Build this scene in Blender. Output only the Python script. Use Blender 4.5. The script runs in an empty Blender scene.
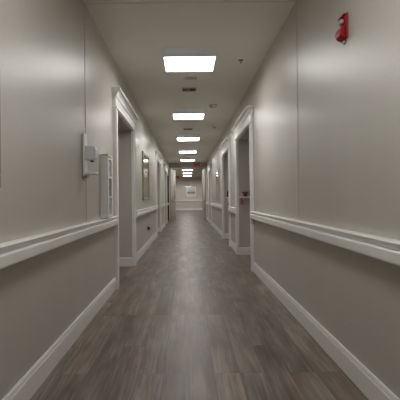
import bpy, bmesh, math, random
from mathutils import Vector, Matrix
random.seed(7)
C = bpy.context.scene.collection
sc = bpy.context.scene

# ------------------------------------------------------------------ dimensions (metres)
XL, XR = -0.869, 0.961          # wall faces
H = 2.76                        # ceiling height
CAM_Z = 1.07
Y0, YP, YE = -4.0, 19.3, 35.3   # back wall, smoke partition, far wall
MID = 0.046                     # corridor centre line
HEAD = 2.15                     # head height of the doorways

# ------------------------------------------------------------------ materials
def mat(name, col, rough=0.5, spec=0.5, metal=0.0, emit=None, estr=0.0):
    m = bpy.data.materials.new(name); m.use_nodes = True
    b = m.node_tree.nodes['Principled BSDF']
    b.inputs['Base Color'].default_value = (*col, 1)
    b.inputs['Roughness'].default_value = rough
    b.inputs['Specular IOR Level'].default_value = spec
    b.inputs['Metallic'].default_value = metal
    if emit:
        b.inputs['Emission Color'].default_value = (*emit, 1)
        b.inputs['Emission Strength'].default_value = estr
    return m

def noise_paint(name, col, var=0.06, scale=3.0, stretch=(1, 1, 1), rough=0.45, bump=0.0, bscale=60, bstretch=(1, 1, 1), spec=0.5, bdist=0.01):
    m = mat(name, col, rough, spec)
    nt = m.node_tree; b = nt.nodes['Principled BSDF']
    tc = nt.nodes.new('ShaderNodeTexCoord')
    mp = nt.nodes.new('ShaderNodeMapping'); mp.inputs['Scale'].default_value = stretch
    nt.links.new(tc.outputs['Object'], mp.inputs['Vector'])
    n = nt.nodes.new('ShaderNodeTexNoise'); n.inputs['Scale'].default_value = scale; n.inputs['Detail'].default_value = 4
    nt.links.new(mp.outputs['Vector'], n.inputs['Vector'])
    r = nt.nodes.new('ShaderNodeValToRGB')
    r.color_ramp.elements[0].position = 0.3; r.color_ramp.elements[1].position = 0.7
    r.color_ramp.elements[0].color = (*[c * (1 - var) for c in col], 1)
    r.color_ramp.elements[1].color = (*[min(1, c * (1 + var)) for c in col], 1)
    nt.links.new(n.outputs['Fac'], r.inputs['Fac'])
    nt.links.new(r.outputs['Color'], b.inputs['Base Color'])
    if bump:
        mp2 = nt.nodes.new('ShaderNodeMapping'); mp2.inputs['Scale'].default_value = bstretch
        nt.links.new(tc.outputs['Object'], mp2.inputs['Vector'])
        n2 = nt.nodes.new('ShaderNodeTexNoise'); n2.inputs['Scale'].default_value = bscale; n2.inputs['Detail'].default_value = 3
        nt.links.new(mp2.outputs['Vector'], n2.inputs['Vector'])
        bp = nt.nodes.new('ShaderNodeBump'); bp.inputs['Strength'].default_value = bump; bp.inputs['Distance'].default_value = bdist
        nt.links.new(n2.outputs['Fac'], bp.inputs['Height'])
        nt.links.new(bp.outputs['Normal'], b.inputs['Normal'])
    return m

M_wall = noise_paint('wall_paint', (0.56, 0.54, 0.492), 0.03, 2.0, (1, 1, .3), rough=0.36, bump=0.55, bscale=80, bstretch=(1, 1.3, .7), bdist=0.003, spec=0.65)
M_ceil = noise_paint('ceiling_paint', (0.89, 0.86, 0.815), 0.03, 1.2, rough=0.8, bump=0.2, bscale=90, spec=0.2, bdist=0.003)
M_trim = noise_paint('trim_paint', (0.89, 0.89, 0.87), 0.02, 5, rough=0.38)
M_door = noise_paint('door_paint', (0.50, 0.47, 0.42), 0.03, 4, rough=0.45)
M_dark = noise_paint('dark_wood', (0.022, 0.016, 0.012), 0.3, 9, (6, 6, .6), rough=0.5)
M_steel = mat('brushed_steel', (0.55, 0.53, 0.5), 0.32, metal=1)
M_white = mat('white_plastic', (0.82, 0.83, 0.82), 0.4)
M_cool = mat('pale_grey_plastic', (0.72, 0.755, 0.78), 0.35)
M_grey = mat('grey_plastic', (0.30, 0.30, 0.29), 0.45)
M_black = mat('black_plastic', (0.012, 0.011, 0.010), 0.4)
M_red = mat('red_enamel', (0.42, 0.010, 0.022), 0.5)
M_lens = mat('strobe_lens', (0.55, 0.60, 0.56), 0.12)
M_house = mat('fixture_acrylic', (0.88, 0.90, 0.92), 0.5, emit=(.9, 1, 1.05), estr=.035)  # slight emission added to lift the tone of the housing sides
M_diff = mat('lit_diffuser', (0.8, 0.8, 0.8), 0.5, emit=(1.0, 0.98, 0.95), estr=18.0)
M_gold = noise_paint('gilt_wood', (0.33, 0.275, 0.18), 0.15, 20, rough=0.35)
M_silver = mat('pale_frame', (0.45, 0.43, 0.39), 0.35)
M_mat = mat('picture_mat', (0.88, 0.88, 0.85), 0.7)
M_glass = mat('picture_glass', (0.20, 0.17, 0.12), 0.06)
M_exit = mat('exit_red', (0.36, 0.03, 0.045), 0.4, emit=(1, .06, .09), estr=0.10)
M_exitp = mat('exit_panel', (0.50, 0.30, 0.30), 0.45)
M_vent_d = mat('vent_dark', (0.03, 0.028, 0.025), 0.6)
M_vent_g = mat('vent_grey', (0.26, 0.24, 0.215), 0.6)
M_vent_f = mat('vent_frame', (0.56, 0.53, 0.49), 0.6)
M_leaf = noise_paint('flower_leaf', (0.03, 0.05, 0.02), 0.4, 40, rough=0.5)
M_flower = noise_paint('red_petals', (0.17, 0.025, 0.03), 0.3, 60, rough=0.6)
M_pink = noise_paint('pink_cloth', (0.42, 0.21, 0.19), 0.2, 40, rough=0.8)
M_pot = mat('dark_pot', (0.035, 0.025, 0.022), 0.4)
M_joint = mat('joint_cover', (0.33, 0.30, 0.26), 0.5)

def floor_material():
    m = bpy.data.materials.new('vinyl_planks'); m.use_nodes = True
    nt = m.node_tree; L = nt.links; b = nt.nodes['Principled BSDF']
    tc = nt.nodes.new('ShaderNodeTexCoord')
    mp = nt.nodes.new('ShaderNodeMapping'); mp.inputs['Rotation'].default_value = (0, 0, math.pi / 2)
    L.new(tc.outputs['Object'], mp.inputs['Vector'])
    br = nt.nodes.new('ShaderNodeTexBrick')
    br.offset = 0.37; br.offset_frequency = 3
    br.inputs['Color1'].default_value = (0, 0, 0, 1); br.inputs['Color2'].default_value = (1, 1, 1, 1)
    br.inputs['Mortar'].default_value = (0.2, 0.2, 0.2, 1)
    br.inputs['Scale'].default_value = 1; br.inputs['Mortar Size'].default_value = 0.0016
    br.inputs['Mortar Smooth'].default_value = 0.3
    br.inputs['Brick Width'].default_value = 1.22; br.inputs['Row Height'].default_value = 0.155
    L.new(mp.outputs['Vector'], br.inputs['Vector'])
    # grain that shifts from plank to plank
    sh = nt.nodes.new('ShaderNodeVectorMath'); sh.operation = 'MULTIPLY'; sh.inputs[1].default_value = (13.0, 7.0, 3.0)
    L.new(br.outputs['Color'], sh.inputs[0])
    ad = nt.nodes.new('ShaderNodeVectorMath'); ad.operation = 'ADD'
    L.new(tc.outputs['Object'], ad.inputs[0]); L.new(sh.outputs[0], ad.inputs[1])
    mg = nt.nodes.new('ShaderNodeMapping'); mg.inputs['Scale'].default_value = (26, 1.3, 1)
    L.new(ad.outputs[0], mg.inputs['Vector'])
    g = nt.nodes.new('ShaderNodeTexNoise'); g.inputs['Scale'].default_value = 1.6; g.inputs['Detail'].default_value = 7; g.inputs['Distortion'].default_value = 0.8
    L.new(mg.outputs['Vector'], g.inputs['Vector'])
    mb = nt.nodes.new('ShaderNodeMapping'); mb.inputs['Scale'].default_value = (6, 1.6, 1)
    L.new(ad.outputs[0], mb.inputs['Vector'])
    g2 = nt.nodes.new('ShaderNodeTexNoise'); g2.inputs['Scale'].default_value = 1.3; g2.inputs['Detail'].default_value = 3
    L.new(mb.outputs['Vector'], g2.inputs['Vector'])
    def mathn(op, a, bv):
        n = nt.nodes.new('ShaderNodeMath'); n.operation = op
        for i, v in enumerate((a, bv)):
            if isinstance(v, (int, float)): n.inputs[i].default_value = v
            else: L.new(v, n.inputs[i])
        return n.outputs[0]
    bw = nt.nodes.new('ShaderNodeRGBToBW'); L.new(br.outputs['Color'], bw.inputs['Color'])
    f = mathn('ADD', mathn('MULTIPLY', bw.outputs[0], 0.10), mathn('ADD', mathn('MULTIPLY', g.outputs['Fac'], 0.60), mathn('MULTIPLY', g2.outputs['Fac'], 0.50)))
    r = nt.nodes.new('ShaderNodeValToRGB'); cr = r.color_ramp
    cr.elements[0].position = 0.41; cr.elements[0].color = (0.066, 0.050, 0.041, 1)
    cr.elements[1].position = 0.80; cr.elements[1].color = (0.325, 0.280, 0.242, 1)
    e = cr.elements.new(0.60); e.color = (0.172, 0.137, 0.114, 1)
    L.new(f, r.inputs['Fac'])
    # some stretches run browner, some greyer
    mh = nt.nodes.new('ShaderNodeMapping'); mh.inputs['Scale'].default_value = (4.2, .75, 1); mh.inputs['Location'].default_value = (3, 9, 0)
    L.new(ad.outputs[0], mh.inputs['Vector'])
    g3 = nt.nodes.new('ShaderNodeTexNoise'); g3.inputs['Scale'].default_value = 1.4; g3.inputs['Detail'].default_value = 4
    L.new(mh.outputs['Vector'], g3.inputs['Vector'])
    r3 = nt.nodes.new('ShaderNodeValToRGB'); r3.color_ramp.elements[0].position = .38; r3.color_ramp.elements[1].position = .66
    r3.color_ramp.elements[0].color = (1.0, .90, .82, 1); r3.color_ramp.elements[1].color = (.98, 1.02, 1.06, 1)
    L.new(g3.outputs['Fac'], r3.inputs['Fac'])
    tint = nt.nodes.new('ShaderNodeMix'); tint.data_type = 'RGBA'; tint.blend_type = 'MULTIPLY'; tint.inputs['Factor'].default_value = 1
    L.new(r.outputs['Color'], tint.inputs['A']); L.new(r3.outputs['Color'], tint.inputs['B'])
    mx = nt.nodes.new('ShaderNodeMix'); mx.data_type = 'RGBA'
    L.new(br.outputs['Fac'], mx.inputs['Factor']); L.new(tint.outputs['Result'], mx.inputs['A'])
    mx.inputs['B'].default_value = (0.085, 0.068, 0.058, 1)
    L.new(mx.outputs['Result'], b.inputs['Base Color'])
    rr = mathn('ADD', mathn('MULTIPLY', g.outputs['Fac'], 0.20), 0.29)
    L.new(rr, b.inputs['Roughness'])
    b.inputs['Specular IOR Level'].default_value = 0.5
    bp = nt.nodes.new('ShaderNodeBump'); bp.inputs['Strength'].default_value = 0.25; bp.inputs['Distance'].default_value = 0.002
    L.new(g.outputs['Fac'], bp.inputs['Height']); L.new(bp.outputs['Normal'], b.inputs['Normal'])
    return m
M_floor = floor_material()

def art_material(name, stops, scale, axis='z', dist=2.0, gloss=0.12):
    m = bpy.data.materials.new(name); m.use_nodes = True
    nt = m.node_tree; L = nt.links; b = nt.nodes['Principled BSDF']
    tc = nt.nodes.new('ShaderNodeTexCoord')
    sep = nt.nodes.new('ShaderNodeSeparateXYZ'); L.new(tc.outputs['Generated'], sep.inputs[0])
    n = nt.nodes.new('ShaderNodeTexNoise'); n.inputs['Scale'].default_value = scale; n.inputs['Detail'].default_value = 5
    L.new(tc.outputs['Object'], n.inputs['Vector'])
    a = nt.nodes.new('ShaderNodeMath'); a.operation = 'MULTIPLY_ADD'
    L.new(n.outputs['Fac'], a.inputs[0]); a.inputs[1].default_value = dist; L.new(sep.outputs['Z'], a.inputs[2])
    s = nt.nodes.new('ShaderNodeMath'); s.operation = 'SUBTRACT'; L.new(a.outputs[0], s.inputs[0]); s.inputs[1].default_value = dist * 0.5
    r = nt.nodes.new('ShaderNodeValToRGB')
    cr = r.color_ramp
    cr.elements[0].position, cr.elements[0].color = stops[0][0], (*stops[0][1], 1)
    cr.elements[1].position, cr.elements[1].color = stops[-1][0], (*stops[-1][1], 1)
    for p, c in stops[1:-1]:
        e = cr.elements.new(p); e.color = (*c, 1)
    L.new(s.outputs[0], r.inputs['Fac']); L.new(r.outputs['Color'], b.inputs['Base Color'])
    b.inputs['Roughness'].default_value = gloss
    return m
M_art_far = art_material('seascape_print', [(0, (.72, .72, .68)), (.26, (.62, .63, .60)), (.31, (.10, .11, .10)), (.40, (.30, .32, .30)), (.52, (.60, .64, .63)), (1, (.72, .76, .76))], 4, dist=0.18)
M_art_brown = art_material('brown_print', [(0, (.22, .17, .10)), (.3, (.36, .30, .20)), (.55, (.20, .155, .09)), (.75, (.42, .37, .27)), (1, (.26, .22, .15))], 5, dist=1.0)
M_art_grey = art_material('grey_print', [(0, (.30, .27, .22)), (.45, (.38, .35, .30)), (.6, (.24, .22, .19)), (1, (.42, .40, .35))], 5, dist=0.8)

# ------------------------------------------------------------------ mesh helpers
def new_bm(): return bmesh.new()
def box(bm, x0, x1, y0, y1, z0, z1):
    vs = [bm.verts.new((x, y, z)) for x in (min(x0, x1), max(x0, x1)) for y in (min(y0, y1), max(y0, y1)) for z in (min(z0, z1), max(z0, z1))]
    for f in ((0, 1, 3, 2), (4, 6, 7, 5), (0, 4, 5, 1), (2, 3, 7, 6), (0, 2, 6, 4), (1, 5, 7, 3)):
        bm.faces.new([vs[i] for i in f])
def prism_y(bm, prof, y0, y1):
    """closed profile of (x, z) points extruded along y"""
    a = [bm.verts.new((x, y0, z)) for x, z in prof]; b = [bm.verts.new((x, y1, z)) for x, z in prof]
    n = len(prof)
    for i in range(n): bm.faces.new((a[i], a[(i + 1) % n], b[(i + 1) % n], b[i]))
    bm.faces.new(a[::-1]); bm.faces.new(b)
def prism_x(bm, prof, x0, x1):
    a = [bm.verts.new((x0, y, z)) for y, z in prof]; b = [bm.verts.new((x1, y, z)) for y, z in prof]
    n = len(prof)
    for i in range(n): bm.faces.new((a[i], a[(i + 1) % n], b[(i + 1) % n], b[i]))
    bm.faces.new(a[::-1]); bm.faces.new(b)
def lathe(bm, prof, segs=20, mtx=None):
    """(r, z) profile turned about z"""
    rings = []
    for r, z in prof:
        ring = []
        if r < 1e-6: ring = [bm.verts.new((0, 0, z))]
        else:
            for k in range(segs):
                a = 2 * math.pi * k / segs
                ring.append(bm.verts.new((r * math.cos(a), r * math.sin(a), z)))
        rings.append(ring)
    for p, q in zip(rings, rings[1:]):
        for k in range(segs):
            k2 = (k + 1) % segs
            if len(p) == 1 and len(q) == 1: continue
            if len(p) == 1: bm.faces.new((p[0], q[k], q[k2]))
            elif len(q) == 1: bm.faces.new((p[k], q[0], p[k2]))
            else: bm.faces.new((p[k], q[k], q[k2], p[k2]))
    if mtx is not None:
        vs = [v for ring in rings for v in ring]
        bmesh.ops.transform(bm, matrix=mtx, verts=vs)
def cyl(bm, p0, p1, r, segs=14):
    p0, p1 = Vector(p0), Vector(p1); d = p1 - p0
    m = Matrix.Translation(p0) @ d.to_track_quat('Z', 'Y').to_matrix().to_4x4()
    lathe(bm, [(0, 0), (r, 0), (r, d.length), (0, d.length)], segs, m)
def blob(bm, c, rx, ry, rz, sub=2, jitter=0.0):
    g = bmesh.ops.create_icosphere(bm, subdivisions=sub, radius=1)
    for v in g['verts']:
        k = 1 + random.uniform(-jitter, jitter)
        v.co = Vector((c[0] + v.co.x * rx * k, c[1] + v.co.y * ry * k, c[2] + v.co.z * rz * k))

def obj(name, bm, m, parent=None, bevel=0.0, smooth=False, segs=2):
    bmesh.ops.recalc_face_normals(bm, faces=bm.faces)
    me = bpy.data.meshes.new(name); bm.to_mesh(me); bm.free()
    o = bpy.data.objects.new(name, me); C.objects.link(o)
    me.materials.append(m)
    if smooth:
        for p in me.polygons: p.use_smooth = True
    if parent is not None: o.parent = parent
    if bevel:
        b = o.modifiers.new('bevel', 'BEVEL'); b.width = bevel; b.segments = segs; b.limit_method = 'ANGLE'; b.angle_limit = math.radians(40)
    return o
def tag(o, label, cat, group=None, kind=None):
    o['label'] = label; o['category'] = cat
    if group: o['group'] = group
    if kind: o['kind'] = kind
    return o
def empty(name, loc, label, cat, group=None, kind=None, rotz=0.0):
    o = bpy.data.objects.new(name, None); C.objects.link(o)
    o.empty_display_size = 0.05
    o.location = loc; o.rotation_euler = (0, 0, rotz)
    return tag(o, label, cat, group, kind)
def copy_tree(o, parent=None):
    c = o.copy(); C.objects.link(c); c.parent = parent
    for ch in list(o.children): copy_tree(ch, c)
    return c

# ------------------------------------------------------------------ the setting
L_OPEN = [(4.86, 6.32), (11.2, 12.7), (15.2, 16.7)]        # doorway recesses, left
R_OPEN = [(5.87, 7.46), (8.90, 10.40), (15.7, 17.2)]       # doorway recesses, right
DARK = (17.62, 19.0)                                        # left doorway with the dark door
LW_END, RW_END = 26.0, 23.6                                 # where the corridor opens into the lounge
DEP = 0.50                                                  # depth of the recesses

bm = new_bm(); box(bm, -4.2, 4.6, Y0 - .2, YE + .2, -0.12, 0)
tag(obj('floor', bm, M_floor), 'grey-brown wood plank vinyl floor running down the corridor', 'floor', kind='structure')
bm = new_bm(); box(bm, -4.2, 4.6, Y0 - .2, YE + .2, H, H + .12)
tag(obj('ceiling', bm, M_ceil), 'greige painted corridor ceiling', 'ceiling', kind='structure')

def side_wall(s, xf, opens, yend, extra=None):
    bm = new_bm()
    xb = xf + s * (DEP + .03)
    ys = Y0
    allo = sorted(opens + ([extra] if extra else []))
    for a, b in allo:
        box(bm, xf, xb, ys, a, 0, H)
        box(bm, xf, xb, a, b, HEAD, H)
        ys = b
    box(bm, xf, xb, ys, yend, 0, H)
    # wall at the back of the recesses
    if extra:
        box(bm, xb, xb + s * .12, Y0, extra[0], 0, H)
        box(bm, xb, xb + s * .12, extra[0], extra[1], HEAD, H)
        box(bm, xb, xb + s * .12, extra[1], yend, 0, H)
        # dim store room behind the dark door
        box(bm, xb + s * 1.6, xb + s * 1.7, extra[0] - .3, extra[1] + .3, 0, H)
        box(bm, xb + s * .12, xb + s * 1.6, extra[0] - .3, extra[0] - .2, 0, H)
        box(bm, xb + s * .12, xb + s * 1.6, extra[1] + .2, extra[1] + .3, 0, H)
    else:
        box(bm, xb, xb + s * .12, Y0, yend, 0, H)
    return obj('wall_left' if s < 0 else 'wall_right', bm, M_wall)
tag(side_wall(-1, XL, L_OPEN, LW_END, DARK), 'long greige painted wall on the left with recessed doorways', 'wall', kind='structure')
tag(side_wall(1, XR, R_OPEN, RW_END), 'long greige painted wall on the right with recessed doorways', 'wall', kind='structure')
bm = new_bm(); box(bm, -4.2, 4.6, YE, YE + .15, 0, H)
tag(obj('wall_end', bm, M_wall), 'far greige wall closing the corridor behind the framed picture', 'wall', kind='structure')
bm = new_bm(); box(bm, XL - .6, XR + .6, Y0 - .15, Y0, 0, H)
tag(obj('wall_back', bm, M_wall), 'greige wall closing the near end of the corridor', 'wall', kind='structure')
bm = new_bm(); box(bm, -3.9, -3.75, LW_END, YE, 0, H); box(bm, -3.9, XL - DEP - .15, LW_END - .15, LW_END, 0, H)
tag(obj('wall_lounge_left', bm, M_wall), 'greige side wall of the lounge past the corridor on the left', 'wall', kind='structure')
bm = new_bm(); box(bm, 4.1, 4.25, RW_END, YE, 0, H); box(bm, XR + DEP + .15, 4.25, RW_END - .15, RW_END, 0, H)
tag(obj('wall_lounge_right', bm, M_wall), 'greige side wall of the lounge past the corridor on the right', 'wall', kind='structure')
# bulkhead in front of the far wall
bm = new_bm(); box(bm, -3.75, 4.1, 31.5, 31.75, 2.50, H)
tag(obj('trim_bulkhead', bm, M_wall), 'dropped bulkhead across the ceiling in front of the far wall', 'bulkhead', kind='structure')
# partition bulkhead above the double fire doors
bm = new_bm(); box(bm, XL, XR, YP, YP + .14, 2.535, H)
tag(obj('wall_partition', bm, M_wall), 'bulkhead over the open fire doors across the corridor', 'bulkhead', kind='structure')

# fire-door frame
fr = empty('door_frame', (MID, YP, 0), 'pale painted steel frame around the open double fire doors', 'door frame', kind='structure')
fr.name = 'trim_fire_frame'
bm = new_bm(); box(bm, XL - MID, XR - MID, -.01, .15, 2.49, 2.533); obj('head', bm, M_trim, fr, .004)
bm = new_bm(); box(bm, XL - MID + .002, XL - MID + .035, -.01, .15, 0, 2.49); obj('jamb', bm, M_trim, fr, .004)
bm = new_bm(); box(bm, XR - MID - .035, XR - MID - .002, -.01, .15, 0, 2.49); obj('jamb', bm, M_trim, fr, .004)

def fire_leaf(name, hx, hy, s, ang, label):
    """leaf hinged at (hx, hy); s = -1 left leaf; swings away from the camera"""
    r = empty(name, (hx, hy, 0), label, 'door', kind='structure', rotz=ang)
    W = .86
    bm = new_bm(); box(bm, -.022, .022, 0, W, .012, 2.48); obj('leaf', bm, M_door, r, .003)
    q = -s                                  # corridor side of the leaf
    bm = new_bm(); box(bm, q * .0225, q * .028, .60, .72, .95, 1.75)
    f = obj('window_frame', bm, M_steel, r)
    bm = new_bm(); box(bm, q * .0282, q * .030, .615, .705, .97, 1.73); obj('pane', bm, M_glass, f)
    bm = new_bm(); box(bm, q * .023, q * .05, .08, .80, .93, .99)
    cyl(bm, (q * .05, .10, .96), (q * .05, .78, .96), .016); obj('push_bar', bm, M_steel, r, .003)
    bm = new_bm(); box(bm, q * .0225, q * .026, .03, W - .03, .03, .28); obj('kick_plate', bm, M_steel, r)
    return r
fire_leaf('door_7', XL + .058, YP + .16, -1, -math.radians(15.0), 'open fire door leaf on the left of the frame at the corridor end')
fire_leaf('door_8', XR - .058, YP + .16, 1, math.radians(7.0), 'open fire door leaf on the right of the frame at the corridor end')

# ------------------------------------------------------------------ doorways
def doorway(n, s, xf, a, b, label):
    ym = (a + b) / 2
    r = empty('door_%d' % n, (xf, ym, 0), label, 'door', kind='structure')
    q = -s                                   # towards the corridor
    h = (b - a) / 2; cw = .125; p = .038
    for e in (-1, 1):
        y0, y1 = e * h, e * (h + cw)
        bm = new_bm()
        box(bm, q * .001, q * p, y0, y1, 0, HEAD)
        box(bm, q * p, q * (p + .010), y1 - e * .035, y1, 0, HEAD)          # raised outer bead
        obj('casing', bm, M_trim, r, .004)
        bm = new_bm(); box(bm, q * .001, q * (p + .016), y0 - e * 0.0, y1 + e * .008, 0, .20)
        # jamb lining on the corner
        bm2 = new_bm(); box(bm2, q * p, -q * .004, e * (h - .010), e * (h - .0005), .16, HEAD - .013)
        bm.free()
        obj('jamb_lining', bm2, M_trim, r, .002)
    bm = new_bm(); box(bm, q * p, -q * .004, -h + .001, h - .001, HEAD - .012, HEAD - .0005); obj('head_lining', bm, M_trim, r, .002)
    # frieze board, neck bead and crown
    W = h + cw
    bm = new_bm(); box(bm, q * .001, q * p, -W, W, HEAD, 2.285); obj('frieze', bm, M_trim, r, .003)
    bm = new_bm()
    for z0, z1, d in ((HEAD - .002, HEAD + .022, .052),):
        box(bm, q * .001, q * d, -W - .012, W + .012, z0, z1)
    obj('neck_bead', bm, M_trim, r, .006)
    prof = [(.001, 2.28), (.046, 2.28), (.052, 2.295), (.058, 2.315), (.075, 2.335), (.098, 2.345), (.102, 2.35), (.102, 2.372), (.001, 2.372)]
    bm = new_bm()
    # mitred crown with returns at both ends
    rows = []
    for d, z in prof:
        ex = max(0, d - .03)
        rows.append((bm.verts.new((q * d, -W - ex, z)), bm.verts.new((q * d, W + ex, z)), bm.verts.new((q * .001, -W - ex, z)), bm.verts.new((q * .001, W + ex, z))))
    for i in range(len(rows) - 1):
        A, B = rows[i], rows[i + 1]
        for u, v in ((0, 1), (2, 0), (1, 3)):
            try: bm.faces.new((A[u], A[v], B[v], B[u]))
            except ValueError: pass
    obj('crown', bm, M_trim, r)
    # the door at the back of the recess
    xb = -q * (DEP + .03 - .004)
    dw = .96
    bm = new_bm(); box(bm, xb, xb + q * .03, -dw / 2, dw / 2, .008, 2.06)
    for z0, z1 in ((.20, .90), (1.05, 1.95)):
        for y0, y1 in ((-.36, -.04), (.04, .36)):
            box(bm, xb + q * .03, xb + q * .036, y0, y1, z0, z1)
    obj('leaf', bm, M_door, r, .004)
    bm = new_bm()
    for e in (-1, 1): box(bm, xb, xb + q * .045, e * dw / 2, e * (dw / 2 + .06), 0, 2.12)
    box(bm, xb, xb + q * .045, -dw / 2, dw / 2, 2.062, 2.12)
    obj('door_frame', bm, M_trim, r, .003)
    bm = new_bm(); cyl(bm, (xb + q * .036, .40, .98), (xb + q * .085, .40, .98), .012); cyl(bm, (xb + q * .08, .40, .98), (xb + q * .08, .28, .98), .009)
    lathe(bm, [(0, 0), (.028, 0), (.028, .008), (0, .008)], 18, Matrix.Translation((xb + q * .036, .40, .98)) @ Matrix.Rotation(q * math.pi / 2, 4, 'Y'))
    obj('door_handle', bm, M_steel, r)
    return r
ords = ['nearest recessed doorway', 'recessed doorway past the brown framed picture', 'small distant recessed doorway next to the dark door']
for i, (a, b) in enumerate(L_OPEN):
    doorway(i + 1, -1, XL, a, b, 'white crowned casing of the %s in the left wall' % ords[i])
ords = ['nearest recessed doorway', 'second recessed doorway', 'small distant recessed doorway past the narrow picture']
for i, (a, b) in enumerate(R_OPEN):
    doorway(i + 4, 1, XR, a, b, 'white crowned casing of the %s in the right wall' % ords[i])

# dark door standing open in the last left doorway
r = empty('door_9', (XL, DARK[1] - .03, 0), 'dark stained wooden door standing open in the left wall by the fire doors', 'door', kind='structure')
bm = new_bm(); box(bm, -.004, -.90, -.022, .022, .01, HEAD - .02); obj('leaf', bm, M_dark, r, .003)
bm = new_bm(); box(bm, .001, .022, -.012, .03, 0, HEAD + .32); box(bm, .001, .022, -.025, -.012, 0, HEAD + .32); obj('edge_trim', bm, M_dark, r, .002)
bm = new_bm(); cyl(bm, (-.82, -.022, .98), (-.82, -.07, .98), .012); cyl(bm, (-.82, -.065, .98), (-.70, -.065, .98), .009); obj('door_handle', bm, M_steel, r)

# ------------------------------------------------------------------ baseboards
BH = .143
def base_prof(xf, q): return [(xf + q * .0008, 0.0005), (xf + q * .017, 0.0005), (xf + q * .017, BH - .03), (xf + q * .013, BH - .022), (xf + q * .013, BH - .012), (xf + q * .008, BH), (xf + q * .0008, BH)]
def baseboard(s, xf, opens, yend, extra, name, label):
    q = -s; bm = new_bm(); ys = Y0 + .02; cw = .1265
    for a, b in opens:
        prism_y(bm, base_prof(xf, q), ys, a - cw); ys = b + cw
    if extra:
        prism_y(bm, base_prof(xf, q), ys, extra[0]); ys = extra[1] + .01
    prism_y(bm, base_prof(xf, q), ys, YP - .012)
    prism_y(bm, base_prof(xf, q), YP + .18, yend)
    xb = xf + s * (DEP + .03)
    for a, b in opens:                       # returns inside the recesses
        for y, d in ((a, 1), (b, -1)):
            prof = [(y + d * .0008, 0.0005), (y + d * .017, 0.0005), (y + d * .017, BH - .02), (y + d * .009, BH), (y + d * .0008, BH)]
            prism_x(bm, prof, xf + s * .0, xb - s * .05)
    tag(obj(name, bm, M_trim), label, 'baseboard', kind='structure')
baseboard(-1, XL, L_OPEN, LW_END, DARK, 'baseboard_left', 'white baseboard along the foot of the left wall')
baseboard(1, XR, R_OPEN, RW_END, None, 'baseboard_right', 'white baseboard along the foot of the right wall')
bm = new_bm()
prof = [(YE - .0008, 0.0005), (YE - .017, 0.0005), (YE - .017, BH), (YE - .0008, BH)]
prism_x(bm, prof, -3.7, 4.05)
tag(obj('baseboard_end', bm, M_trim), 'white baseboard along the foot of the far end wall', 'baseboard', kind='structure')

# ------------------------------------------------------------------ expansion joint over walls and ceiling
YJ = 3.45
t = empty('trim_joint', (MID, YJ, 0), 'thin expansion joint cover line running up both walls and over the ceiling', 'joint cover', kind='structure')
for x, q in ((XL - MID, 1), (XR - MID, -1)):
    bm = new_bm(); box(bm, x + q * .0006, x + q * .003, -.014, -.002, .875, H - .001); box(bm, x + q * .0006, x + q * .003, .002, .014, .875, H - .001)
    o = obj('wall_strip', bm, M_wall, t, .0015)
bm = new_bm(); box(bm, XL - MID, XR - MID, -.028, -.004, H - .005, H - .0006); box(bm, XL - MID, XR - MID, .004, .028, H - .005, H - .0006)
obj('ceiling_strip', bm, M_ceil, t, .0015)
bm = new_bm(); box(bm, XL - MID, XR - MID, -.004, .004, H - .002, H - .0004)
obj('gasket', bm, M_vent_g, t)

# ------------------------------------------------------------------ handrails
# (distance from wall, height): rounded grip on top, undercut groove, broad bumper board below
GRIP = [(.001, .832), (.046, .834), (.050, .838), (.056, .856), (.059, .860), (.059, .864), (.056, .867), (.052, .868), (.001, .868)]
BUMP = [(.001, .769), (.058, .769), (.062, .773), (.0635, .780), (.0635, .821), (.061, .827), (.055, .830), (.001, .831)]
def handrail(s, xf, y0, y1, label, closed=True):
    q = -s
    r = empty('handrail', (xf, (y0 + y1) / 2, 0), label, 'handrail', 'white handrails on the corridor walls')
    c = (y0 + y1) / 2
    bm = new_bm(); prism_y(bm, [(q * d, z) for d, z in GRIP], y0 - c, y1 - c); obj('grip', bm, M_trim, r)
    bm = new_bm(); prism_y(bm, [(q * d, z) for d, z in BUMP], y0 - c, y1 - c); obj('bumper_board', bm, M_trim, r)
    for e, y in ((-1, y0 - c), (1, y1 - c)):
        bm = new_bm(); box(bm, q * .001, q * .064, y, y + e * .012, .766, .871); obj('end_cap', bm, M_trim, r, .004)
    return r
g = .012 + .127 + .012
handrail(-1, XL, Y0 + .1, L_OPEN[0][0] - g, 'longest white handrail on the left wall, below the hand sanitizer')
handrail(-1, XL, L_OPEN[0][1] + g, L_OPEN[1][0] - g, 'white handrail on the left wall under the brown framed picture')
handrail(-1, XL, L_OPEN[1][1] + g, L_OPEN[2][0] - g, 'short white handrail on the left wall between the two distant doorways')
handrail(-1, XL, L_OPEN[2][1] + g, DARK[0] - .05, 'tiny white handrail stub on the left wall before the dark door')
handrail(1, XR, Y0 + .1, R_OPEN[0][0] - g, 'longest white handrail on the right wall, below the red fire alarm')
handrail(1, XR, R_OPEN[0][1] + g, R_OPEN[1][0] - g, 'short white handrail on the right wall between the first two doorways')
handrail(1, XR, R_OPEN[1][1] + g, R_OPEN[2][0] - g, 'white handrail on the right wall under the narrow framed picture')
handrail(1, XR, R_OPEN[2][1] + g, YP - .05, 'white handrail on the right wall just before the open fire doors')
# along the far wall
r = empty('handrail', (.2, YE, 0), 'white handrail across the far end wall under the picture', 'handrail', 'white handrails on the corridor walls')
bm = new_bm(); prism_x(bm, [(-d, z) for d, z in GRIP], -3.5, 3.5); obj('grip', bm, M_trim, r)
bm = new_bm(); prism_x(bm, [(-d, z) for d, z in BUMP], -3.5, 3.5); obj('bumper_board', bm, M_trim, r)

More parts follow.
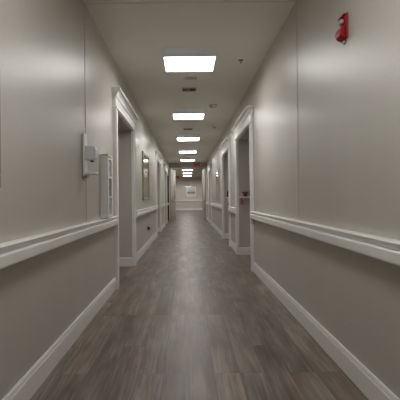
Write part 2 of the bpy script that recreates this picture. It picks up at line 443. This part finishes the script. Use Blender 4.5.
# ------------------------------------------------------------------ ceiling lights
FW, FL, FH = .60, .53, .108
def make_light(y, label, M_diff=M_diff):
    r = empty('ceiling_light', (MID, y + .025 + FL / 2, H - .0008), label, 'ceiling light', 'square ceiling lights down the corridor')
    bm = new_bm()
    w, l = FW / 2, FL / 2
    # open box: four sides with a lip at the bottom
    box(bm, -w, w, -l, -l + .012, -FH, 0); box(bm, -w, w, l - .012, l, -FH, 0)
    box(bm, -w, -w + .012, -l + .012, l - .012, -FH, 0); box(bm, w - .012, w, -l + .012, l - .012, -FH, 0)
    box(bm, -w + .012, w - .012, -l + .012, l - .012, -.02, -.002)
    obj('housing', bm, M_house, r)
    bm = new_bm(); box(bm, -w + .013, w - .013, -l + .013, l - .013, -FH + .002, -FH + .008)
    obj('diffuser', bm, M_diff, r)
    return r
lights = [(1.1, 'square ceiling light nearest overhead before the joint'),
          (4.45, 'largest square ceiling light, beyond the ceiling joint line'), (7.5, 'second square ceiling light, just past the louvred vent'),
          (10.5, 'third square ceiling light from the viewer down the corridor'), (13.5, 'fourth square ceiling light from the viewer down the corridor'),
          (16.5, 'fifth square ceiling light, just before the exit sign'), (19.6, 'square ceiling light hidden behind the bulkhead over the fire doors'),
          (22.4, 'first square ceiling light beyond the fire doors'),
          (25.4, 'second square ceiling light beyond the fire doors'), (28.4, 'third square ceiling light beyond the fire doors')]
lounge = [(MID, 33.4, 'unseen square fill light added by the far wall straight ahead'), (-2.1, 28.4, 'unseen square fill light added in the lounge left of the far corridor'), (2.4, 28.4, 'unseen square fill light added in the lounge right of the far corridor'), (-1.7, 33.3, 'unseen square fill light added by the far wall on the left'), (2.0, 33.3, 'unseen square fill light added by the far wall on the right')]  # unseen lamps added to brighten the lounge and far wall
proto = None
for y, lab in lights:
    if y == -1.6 or y == 1.4 or True:
        if proto is None: o = proto = make_light(y, lab)
        else: o = copy_tree(proto)
        o.location = (MID, y + .025 + FL / 2, H - .0008); o['label'] = lab
M_diff_fill = mat('fill_diffuser', (0.8, 0.8, 0.8), 0.5, emit=(1.0, 0.97, 0.93), estr=26.0)  # stronger emission for the added, out-of-view lounge lamps
fill_proto = None
for x, y, lab in lounge:
    if fill_proto is None: o = fill_proto = make_light(y, lab, M_diff_fill)
    else: o = copy_tree(fill_proto)
    o.location = (x, y, H - .0008); o['label'] = lab

# ------------------------------------------------------------------ ceiling fittings
def vent(x, y, label):
    r = empty('ceiling_vent', (x, y, H - .0006), label, 'vent', 'small louvred vents between the ceiling lights')
    bm = new_bm(); w, l = .115, .10
    box(bm, -w, w, -l, -l + .018, -.010, 0); box(bm, -w, w, l - .018, l, -.010, 0)
    box(bm, -w, -w + .018, -l + .018, l - .018, -.010, 0); box(bm, w - .018, w, -l + .018, l - .018, -.010, 0); box(bm, -.006, .006, -l + .018, l - .018, -.010, 0)
    obj('frame', bm, M_vent_f, r, .002)
    bm = new_bm(); box(bm, -w + .019, -.007, -l + .019, l - .019, -.004, -.0005); obj('louvres', bm, M_vent_g, r)
    bm = new_bm(); box(bm, .007, w - .019, -l + .019, l - .019, -.004, -.0005); obj('opening', bm, M_vent_d, r)
    bm = new_bm()
    for k in range(5):
        yy = -l + .03 + k * .033
        prism_x(bm, [(yy, -.009), (yy + .004, -.009), (yy + .020, -.0045), (yy + .016, -.0045)], -w + .02, -.008)
    obj('slats', bm, M_vent_f, r)
    return r
vent(.052, 6.22, 'dark louvred ceiling vent between the first and second lights')
vent(.04, 9.8, 'small distant ceiling vent between the second and third lights')
r = empty('cover_plate', (.07, 5.63, H - .0006), 'faint rounded ceiling cover plate just past the largest light', 'cover plate')
bm = new_bm(); box(bm, -.085, .085, -.06, .06, -.008, 0); obj('plate', bm, M_vent_f, r, .006)
bm = new_bm()
for e in (0,): lathe(bm, [(0, 0), (.006, 0), (.005, .003), (0, .003)], 10, Matrix.Translation((e, 0, -.008)) @ Matrix.Rotation(math.pi, 4, 'X'))
obj('screw', bm, M_steel, r)

def sprinkler(x, y, label):
    r = empty('sprinkler', (x, y, H - .0006), label, 'sprinkler', 'ceiling sprinkler heads')
    bm = new_bm(); lathe(bm, [(0, 0), (.040, 0), (.038, -.006), (.022, -.012), (0, -.012)], 20); obj('escutcheon', bm, M_vent_g, r, smooth=True)
    bm = new_bm(); cyl(bm, (0, 0, -.012), (0, 0, -.028), .010)
    for e in (-1, 1): cyl(bm, (e * .009, 0, -.026), (e * .012, 0, -.042), .003, 8); cyl(bm, (e * .012, 0, -.042), (0, 0, -.055), .003, 8)
    obj('body', bm, M_grey, r)
    bm = new_bm(); lathe(bm, [(0, -.055), (.020, -.055), (.021, -.057), (0, -.058)], 12); obj('deflector', bm, M_grey, r)
    r.scale = (.8, .8, .62)
    return r
sprinkler(.68, 4.92, 'small dark sprinkler head on the ceiling beside the largest light')
sprinkler(.68, 9.6, 'tiny distant sprinkler head on the ceiling beside the third light')
r = empty('smoke_detector', (.49, 7.3, H - .0006), 'round greige smoke detector on the ceiling beside the second light', 'smoke detector')
bm = new_bm(); lathe(bm, [(0, 0), (.075, 0), (.075, -.012), (.068, -.016), (0, -.016)], 28); obj('base', bm, M_vent_f, r, smooth=False)
bm = new_bm(); lathe(bm, [(.060, -.016), (.058, -.034), (.045, -.046), (.020, -.050), (0, -.050)], 28); obj('sensor_dome', bm, M_vent_f, r, smooth=True)

# ------------------------------------------------------------------ exit signs
def text_mesh(s, size, depth):
    cu = bpy.data.curves.new('lettering', 'FONT'); cu.body = s; cu.size = size; cu.extrude = depth; cu.align_x = 'CENTER'; cu.align_y = 'CENTER'; cu.offset = .001
    o = bpy.data.objects.new('lettering', cu); C.objects.link(o)
    bpy.context.view_layer.update()
    me = bpy.data.meshes.new_from_object(o.evaluated_get(bpy.context.evaluated_depsgraph_get()))
    bpy.data.objects.remove(o); bpy.data.curves.remove(cu)
    return me
def exit_sign(x, y, label):
    r = empty('exit_sign', (x, y, H - .0008), label, 'exit sign')
    bm = new_bm(); box(bm, -.06, .06, -.03, .03, -.02, 0); obj('canopy', bm, M_trim, r, .003)
    bm = new_bm(); box(bm, -.17, .17, -.022, .022, -.222, -.0205); obj('housing', bm, M_exitp, r, .006)
    me = text_mesh('EXIT', .17, .003)
    me.materials.clear(); me.materials.append(M_exit)
    o = bpy.data.objects.new('lettering', me); C.objects.link(o); o.parent = r
    o.location = (0, -.0255, -.122); o.rotation_euler = (math.pi / 2, 0, 0); o.scale = (.9, 1, 1)
    return r
exit_sign(.47, 18.75, 'red exit sign hanging from the ceiling before the fire doors')
exit_sign(-.72, 30.2, 'tiny dim exit sign on the ceiling beyond the fire doors')

# ------------------------------------------------------------------ framed pictures
def picture(s, xf, y0, y1, z0, z1, label, fm, art, fw=.06, dep=.034, group=None):
    q = -s; c = (y0 + y1) / 2
    r = empty('framed_picture', (xf, c, z0), label, 'picture', group)
    h = (y1 - y0) / 2; Z = z1 - z0
    bm = new_bm()
    box(bm, q * .001, q * dep, -h, h, 0, fw); box(bm, q * .001, q * dep, -h, h, Z - fw, Z)
    box(bm, q * .001, q * dep, -h, -h + fw, fw, Z - fw); box(bm, q * .001, q * dep, h - fw, h, fw, Z - fw)
    obj('frame', bm, fm, r, .006)
    bm = new_bm(); box(bm, q * .001, q * .016, -h + fw, h - fw, fw, Z - fw); obj('mat', bm, M_mat, r)
    m = fw + .004
    bm = new_bm(); box(bm, q * .0165, q * .018, -h + m, h - m, m, Z - m); obj('print', bm, art, r)
    return r
picture(-1, XL, .95, 1.806, 1.124, 1.66, 'gilt framed picture on the left wall, cut off by the picture edge', M_gold, M_art_brown)
picture(-1, XL, 7.80, 8.95, 1.03, 2.0, 'tall brown glazed picture on the left wall past the nearest doorway', M_gold, M_art_brown, .05, .03)
picture(1, XR, 11.8, 12.9, 1.0, 1.92, 'distant narrow-looking framed picture on the right wall past the second doorway', M_silver, M_art_grey, .05, .03)

r = empty('framed_picture', (.385, YE, 1.17), 'pale landscape picture on the far wall at the corridor end', 'picture')
bm = new_bm(); W, Z, fw = .46, .94, .035
box(bm, -W, W, -.035, -.001, 0, fw); box(bm, -W, W, -.035, -.001, Z - fw, Z); box(bm, -W, -W + fw, -.035, -.001, fw, Z - fw); box(bm, W - fw, W, -.035, -.001, fw, Z - fw)
obj('frame', bm, M_silver, r, .005)
bm = new_bm(); box(bm, -W + fw, W - fw, -.015, -.001, fw, Z - fw); obj('mat', bm, M_mat, r)
bm = new_bm(); box(bm, -W + .10, W - .10, -.017, -.0155, .10, Z - .10); obj('print', bm, M_art_far, r)
r = empty('picture_light', (.10, YE, 2.10), 'slim bright picture lamp above the landscape picture on the far wall', 'picture light')
M_plamp = mat('lit_tube', (0.8, .8, .75), .4, emit=(1, .95, .86), estr=2.0)
bm = new_bm(); box(bm, -.02, .02, -.02, -.001, .04, .18); cyl(bm, (0, -.02, .10), (0, -.16, .02), .008); obj('bracket', bm, M_dark, r)
bm = new_bm(); cyl(bm, (-.30, -.16, 0), (.30, -.16, 0), .028); obj('shade', bm, M_silver, r)
bm = new_bm(); box(bm, -.28, .28, -.185, -.135, -.040, -.022); obj('lamp_tube', bm, M_plamp, r)

# ------------------------------------------------------------------ red horn strobe on the right wall
r = empty('fire_alarm', (XR, 2.402, 2.075), 'red fire alarm horn strobe high on the right wall', 'fire alarm')
bm = new_bm(); box(bm, -.001, -.020, -.055, .055, -.085, .10); obj('back_plate', bm, M_red, r, .006)
bm = new_bm()
# bulging horn body, lower half
prof = [(-.0205, -.080), (-.050, -.078), (-.072, -.060), (-.078, -.035), (-.070, -.008), (-.050, .008), (-.0205, .014)]
prism_y(bm, prof, -.046, .046); obj('horn_body', bm, M_red, r, .008, smooth=False, segs=3)
bm = new_bm(); prism_y(bm, [(-.0205, .082), (-.0205, .098), (-.046, .094), (-.052, .082)], -.046, .046); obj('top_hood', bm, M_red, r, .004)
bm = new_bm(); box(bm, -.0205, -.064, -.026, .020, .030, .066); obj('strobe_lens', bm, M_lens, r, .010, segs=3)
bm = new_bm(); prism_y(bm, [(-.001, -.0855), (-.020, -.0855), (-.014, -.112), (-.001, -.116)], -.02, .02); obj('test_tab', bm, M_grey, r, .003)

for ch in r.children:
    ch.data.transform(Matrix.Diagonal((.62, .92, .80, 1)))

# ------------------------------------------------------------------ hand sanitizer on the left wall
r = empty('hand_sanitizer_dispenser', (XL, 3.375, 1.265), 'pale grey hand sanitizer dispenser with drip tray on the left wall', 'dispenser')
bm = new_bm(); box(bm, .005, .022, -.055, .045, 0, .355); obj('back_plate', bm, M_white, r, .004)
bm = new_bm(); prism_y(bm, [(.0225, .130), (.085, .133), (.106, .146), (.112, .175), (.110, .222), (.100, .245), (.0225, .250)], -.05, .05); obj('dispenser_body', bm, M_cool, r, .008, segs=3)
bm = new_bm(); box(bm, .060, .085, -.02, .02, .118, .1295); obj('nozzle', bm, M_black, r, .003)
bm = new_bm(); box(bm, .0225, .115, -.055, .055, .012, .020); box(bm, .0225, .115, -.055, -.051, .020, .032); box(bm, .0225, .115, .051, .055, .020, .032); box(bm, .111, .115, -.051, .051, .020, .032)
prism_y(bm, [(.0225, .012), (.0225, -.02), (.030, -.02), (.060, .012)], -.01, .01); obj('drip_tray', bm, M_white, r, .002)
bm = new_bm(); box(bm, .006, .020, -.045, .035, -.020, -.0015); obj('lower_clip', bm, M_grey, r, .003)

# ------------------------------------------------------------------ glove box cabinet on the left wall
r = empty('glove_dispenser', (XL, 4.14, .876), 'tall white wall dispenser box with dark slots standing above the left handrail', 'dispenser')
bm = new_bm()
box(bm, .001, .012, -.13, .13, 0, .64)
box(bm, .012, .078, -.13, -.118, 0, .64); box(bm, .012, .078, .118, .13, 0, .64)
box(bm, .012, .078, -.118, .118, 0, .012)
box(bm, .012, .078, -.13, .13, .628, .640)
box(bm, .066, .078, -.118, -.070, .012, .618); box(bm, .066, .078, .070, .118, .012, .618)
for z in (.012, .20, .405, .595): box(bm, .066, .078, -.070, .070, z, z + .022)
obj('housing', bm, M_white, r)
for k, z in enumerate((.036, .224, .429)):
    bm = new_bm(); box(bm, .014, .062, -.110, .110, z, z + .155)
    g_ = obj('glove_box', bm, M_cool if k != 1 else M_grey, r, .002)
    bm = new_bm(); lathe(bm, [(0, 0), (.030, 0), (.030, .002), (0, .002)], 18, Matrix.Translation((.0622, 0, z + .08)) @ Matrix.Rotation(math.pi / 2, 4, 'Y') @ Matrix.Diagonal((1, 1.5, 1, 1)))
    obj('slot', bm, M_black if k == 1 else M_grey, g_)

# ------------------------------------------------------------------ black socket low on the left wall
r = empty('wall_socket', (XL, 8.72, .42), 'small black wall socket low on the left wall under the handrail', 'socket')
bm = new_bm(); box(bm, .001, .010, -.045, .045, -.06, .06); obj('face_plate', bm, M_vent_g, r, .003)
bm = new_bm(); lathe(bm, [(0, 0), (.034, 0), (.034, .035), (.028, .042), (0, .042)], 20, Matrix.Translation((.0102, 0, 0)) @ Matrix.Rotation(math.pi / 2, 4, 'Y')); obj('plug', bm, M_black, r)

# ------------------------------------------------------------------ shelves in the right-hand doorways
def shelf(y, x0, x1, dep, z, label):
    r = empty('wall_shelf', ((x0 + x1) / 2, y, z), label, 'shelf', 'small white shelves in the right doorways')
    w = (x1 - x0) / 2
    bm = new_bm(); box(bm, -w, w, -dep, -.001, -.024, 0); obj('board', bm, M_trim, r, .004)
    for e in (-1, 1):
        bm = new_bm(); prism_x(bm, [(-.001, -.0245), (-dep + .05, -.0245), (-dep + .06, -.045), (-.03, -.13), (-.001, -.14)], e * (w - .06) - .012, e * (w - .06) + .012); obj('bracket', bm, M_trim, r, .003)
    return r
ya = R_OPEN[0][1]
shelf(ya, XR + .006, XR + .45, .17, 1.085, 'white shelf with red flowers inside the nearest right doorway')
shelf(R_OPEN[1][1], XR + .045, XR + .45, .17, 1.085, 'white shelf with a dark ornament inside the second right doorway')

r = empty('flower_arrangement', (XR + .115, ya - .085, 1.0855), 'small dark red flower arrangement on the shelf in the nearest right doorway', 'flowers')
bm = new_bm(); lathe(bm, [(0, 0), (.028, 0), (.036, .04), (.030, .045), (0, .042)], 16); obj('pot', bm, M_flower, r, smooth=True)
bm = new_bm()
for k in range(12):
    a = k * 2.4; rr = .018 + .003 * k
    blob(bm, (rr * math.cos(a), rr * math.sin(a), .062 + .02 * math.sin(k * 1.7)), .018, .018, .015, 1, .25)
obj('blossoms', bm, M_flower, r)
bm = new_bm()
for k in range(9):
    a = k * 0.7; p = Vector((.02 * math.cos(a), .02 * math.sin(a), .040)); t_ = Vector((.06 * math.cos(a), .06 * math.sin(a), .075)); sd = Vector((-math.sin(a), math.cos(a), 0)) * .012; md = (p + t_) / 2 + Vector((0, 0, .012))
    v = [bm.verts.new(c) for c in (p, md + sd, t_, md - sd)]; bm.faces.new(v)
obj('leaves', bm, M_leaf, r)
r = empty('vase', (XR + .225, ya - .09, 1.0855), 'dark vase beside the red flowers on the shelf in the nearest right doorway', 'vase')
bm = new_bm(); lathe(bm, [(0, 0), (.030, 0), (.044, .05), (.040, .10), (.022, .14), (.026, .165), (.020, .165), (.016, .14), (0, .13)], 22); obj('body', bm, M_pot, r, smooth=True)
r = empty('hanging_cloth', (XR + .034, ya - .19, .985), 'pink cloth decoration hanging below the shelf edge in the nearest right doorway', 'cloth')
bm = new_bm()
n = 12
for side in (0, 1):
    pass
fr_, bk_ = [], []
for i in range(n + 1):
    u = i / n; x = -.032 + .064 * u; yy = .008 * math.sin(u * 9)
    fr_.append([bm.verts.new((x, yy - .003, z)) for z in (-.055 + .02 * math.sin(u * 3.1), .0, .075)])
    bk_.append([bm.verts.new((x, yy + .003, z)) for z in (-.055 + .02 * math.sin(u * 3.1), .0, .075)])
for i in range(n):
    for j in range(2):
        bm.faces.new((fr_[i][j], fr_[i + 1][j], fr_[i + 1][j + 1], fr_[i][j + 1])); bm.faces.new((bk_[i][j], bk_[i][j + 1], bk_[i + 1][j + 1], bk_[i + 1][j]))
    bm.faces.new((fr_[i][2], fr_[i + 1][2], bk_[i + 1][2], bk_[i][2])); bm.faces.new((fr_[i][0], bk_[i][0], bk_[i + 1][0], fr_[i + 1][0]))
for i in (0, n):
    for j in range(2): bm.faces.new((fr_[i][j], fr_[i][j + 1], bk_[i][j + 1], bk_[i][j]))
obj('drape', bm, M_pink, r, smooth=True)
bm = new_bm(); cyl(bm, (0, 0, .07), (0, 0, .090), .004); cyl(bm, (0, 0, .088), (0, .02, .088), .004); obj('hook', bm, M_steel, r)
r = empty('ornament', (XR + .11, R_OPEN[1][1] - .085, 1.0855), 'dark rounded ornament on the shelf in the second right doorway', 'ornament')
bm = new_bm(); lathe(bm, [(0, 0), (.045, 0), (.055, .03), (.035, .06), (.045, .10), (.040, .14), (.02, .165), (0, .17)], 20); obj('body', bm, M_pot, r, smooth=True)

# ------------------------------------------------------------------ world, camera, colour
w = bpy.data.worlds.new('world'); sc.world = w; w.use_nodes = True
w.node_tree.nodes['Background'].inputs['Color'].default_value = (0.5, 0.5, 0.5, 1)
w.node_tree.nodes['Background'].inputs['Strength'].default_value = 0.05
cam = bpy.data.cameras.new('camera'); co = bpy.data.objects.new('camera', cam); C.objects.link(co)
cam.sensor_width = 36; cam.lens = 36.0; cam.clip_start = .05; cam.clip_end = 200
cam.shift_x = 13 / 400; cam.shift_y = -2 / 400
ROLL = math.radians(-0.6)
co.matrix_world = Matrix.Translation((0, 0, CAM_Z)) @ Matrix.Rotation(math.pi / 2, 4, 'X') @ Matrix.Rotation(ROLL, 4, 'Z')
sc.camera = co
sc.cycles.max_bounces = 16; sc.cycles.diffuse_bounces = 12; sc.cycles.glossy_bounces = 6
sc.cycles.use_denoising = True
sc.cycles.caustics_reflective = False
sc.view_settings.view_transform = 'Standard'; sc.view_settings.look = 'None'
sc.view_settings.exposure = 0.0; sc.view_settings.gamma = 1.0
sc.view_settings.use_curve_mapping = False
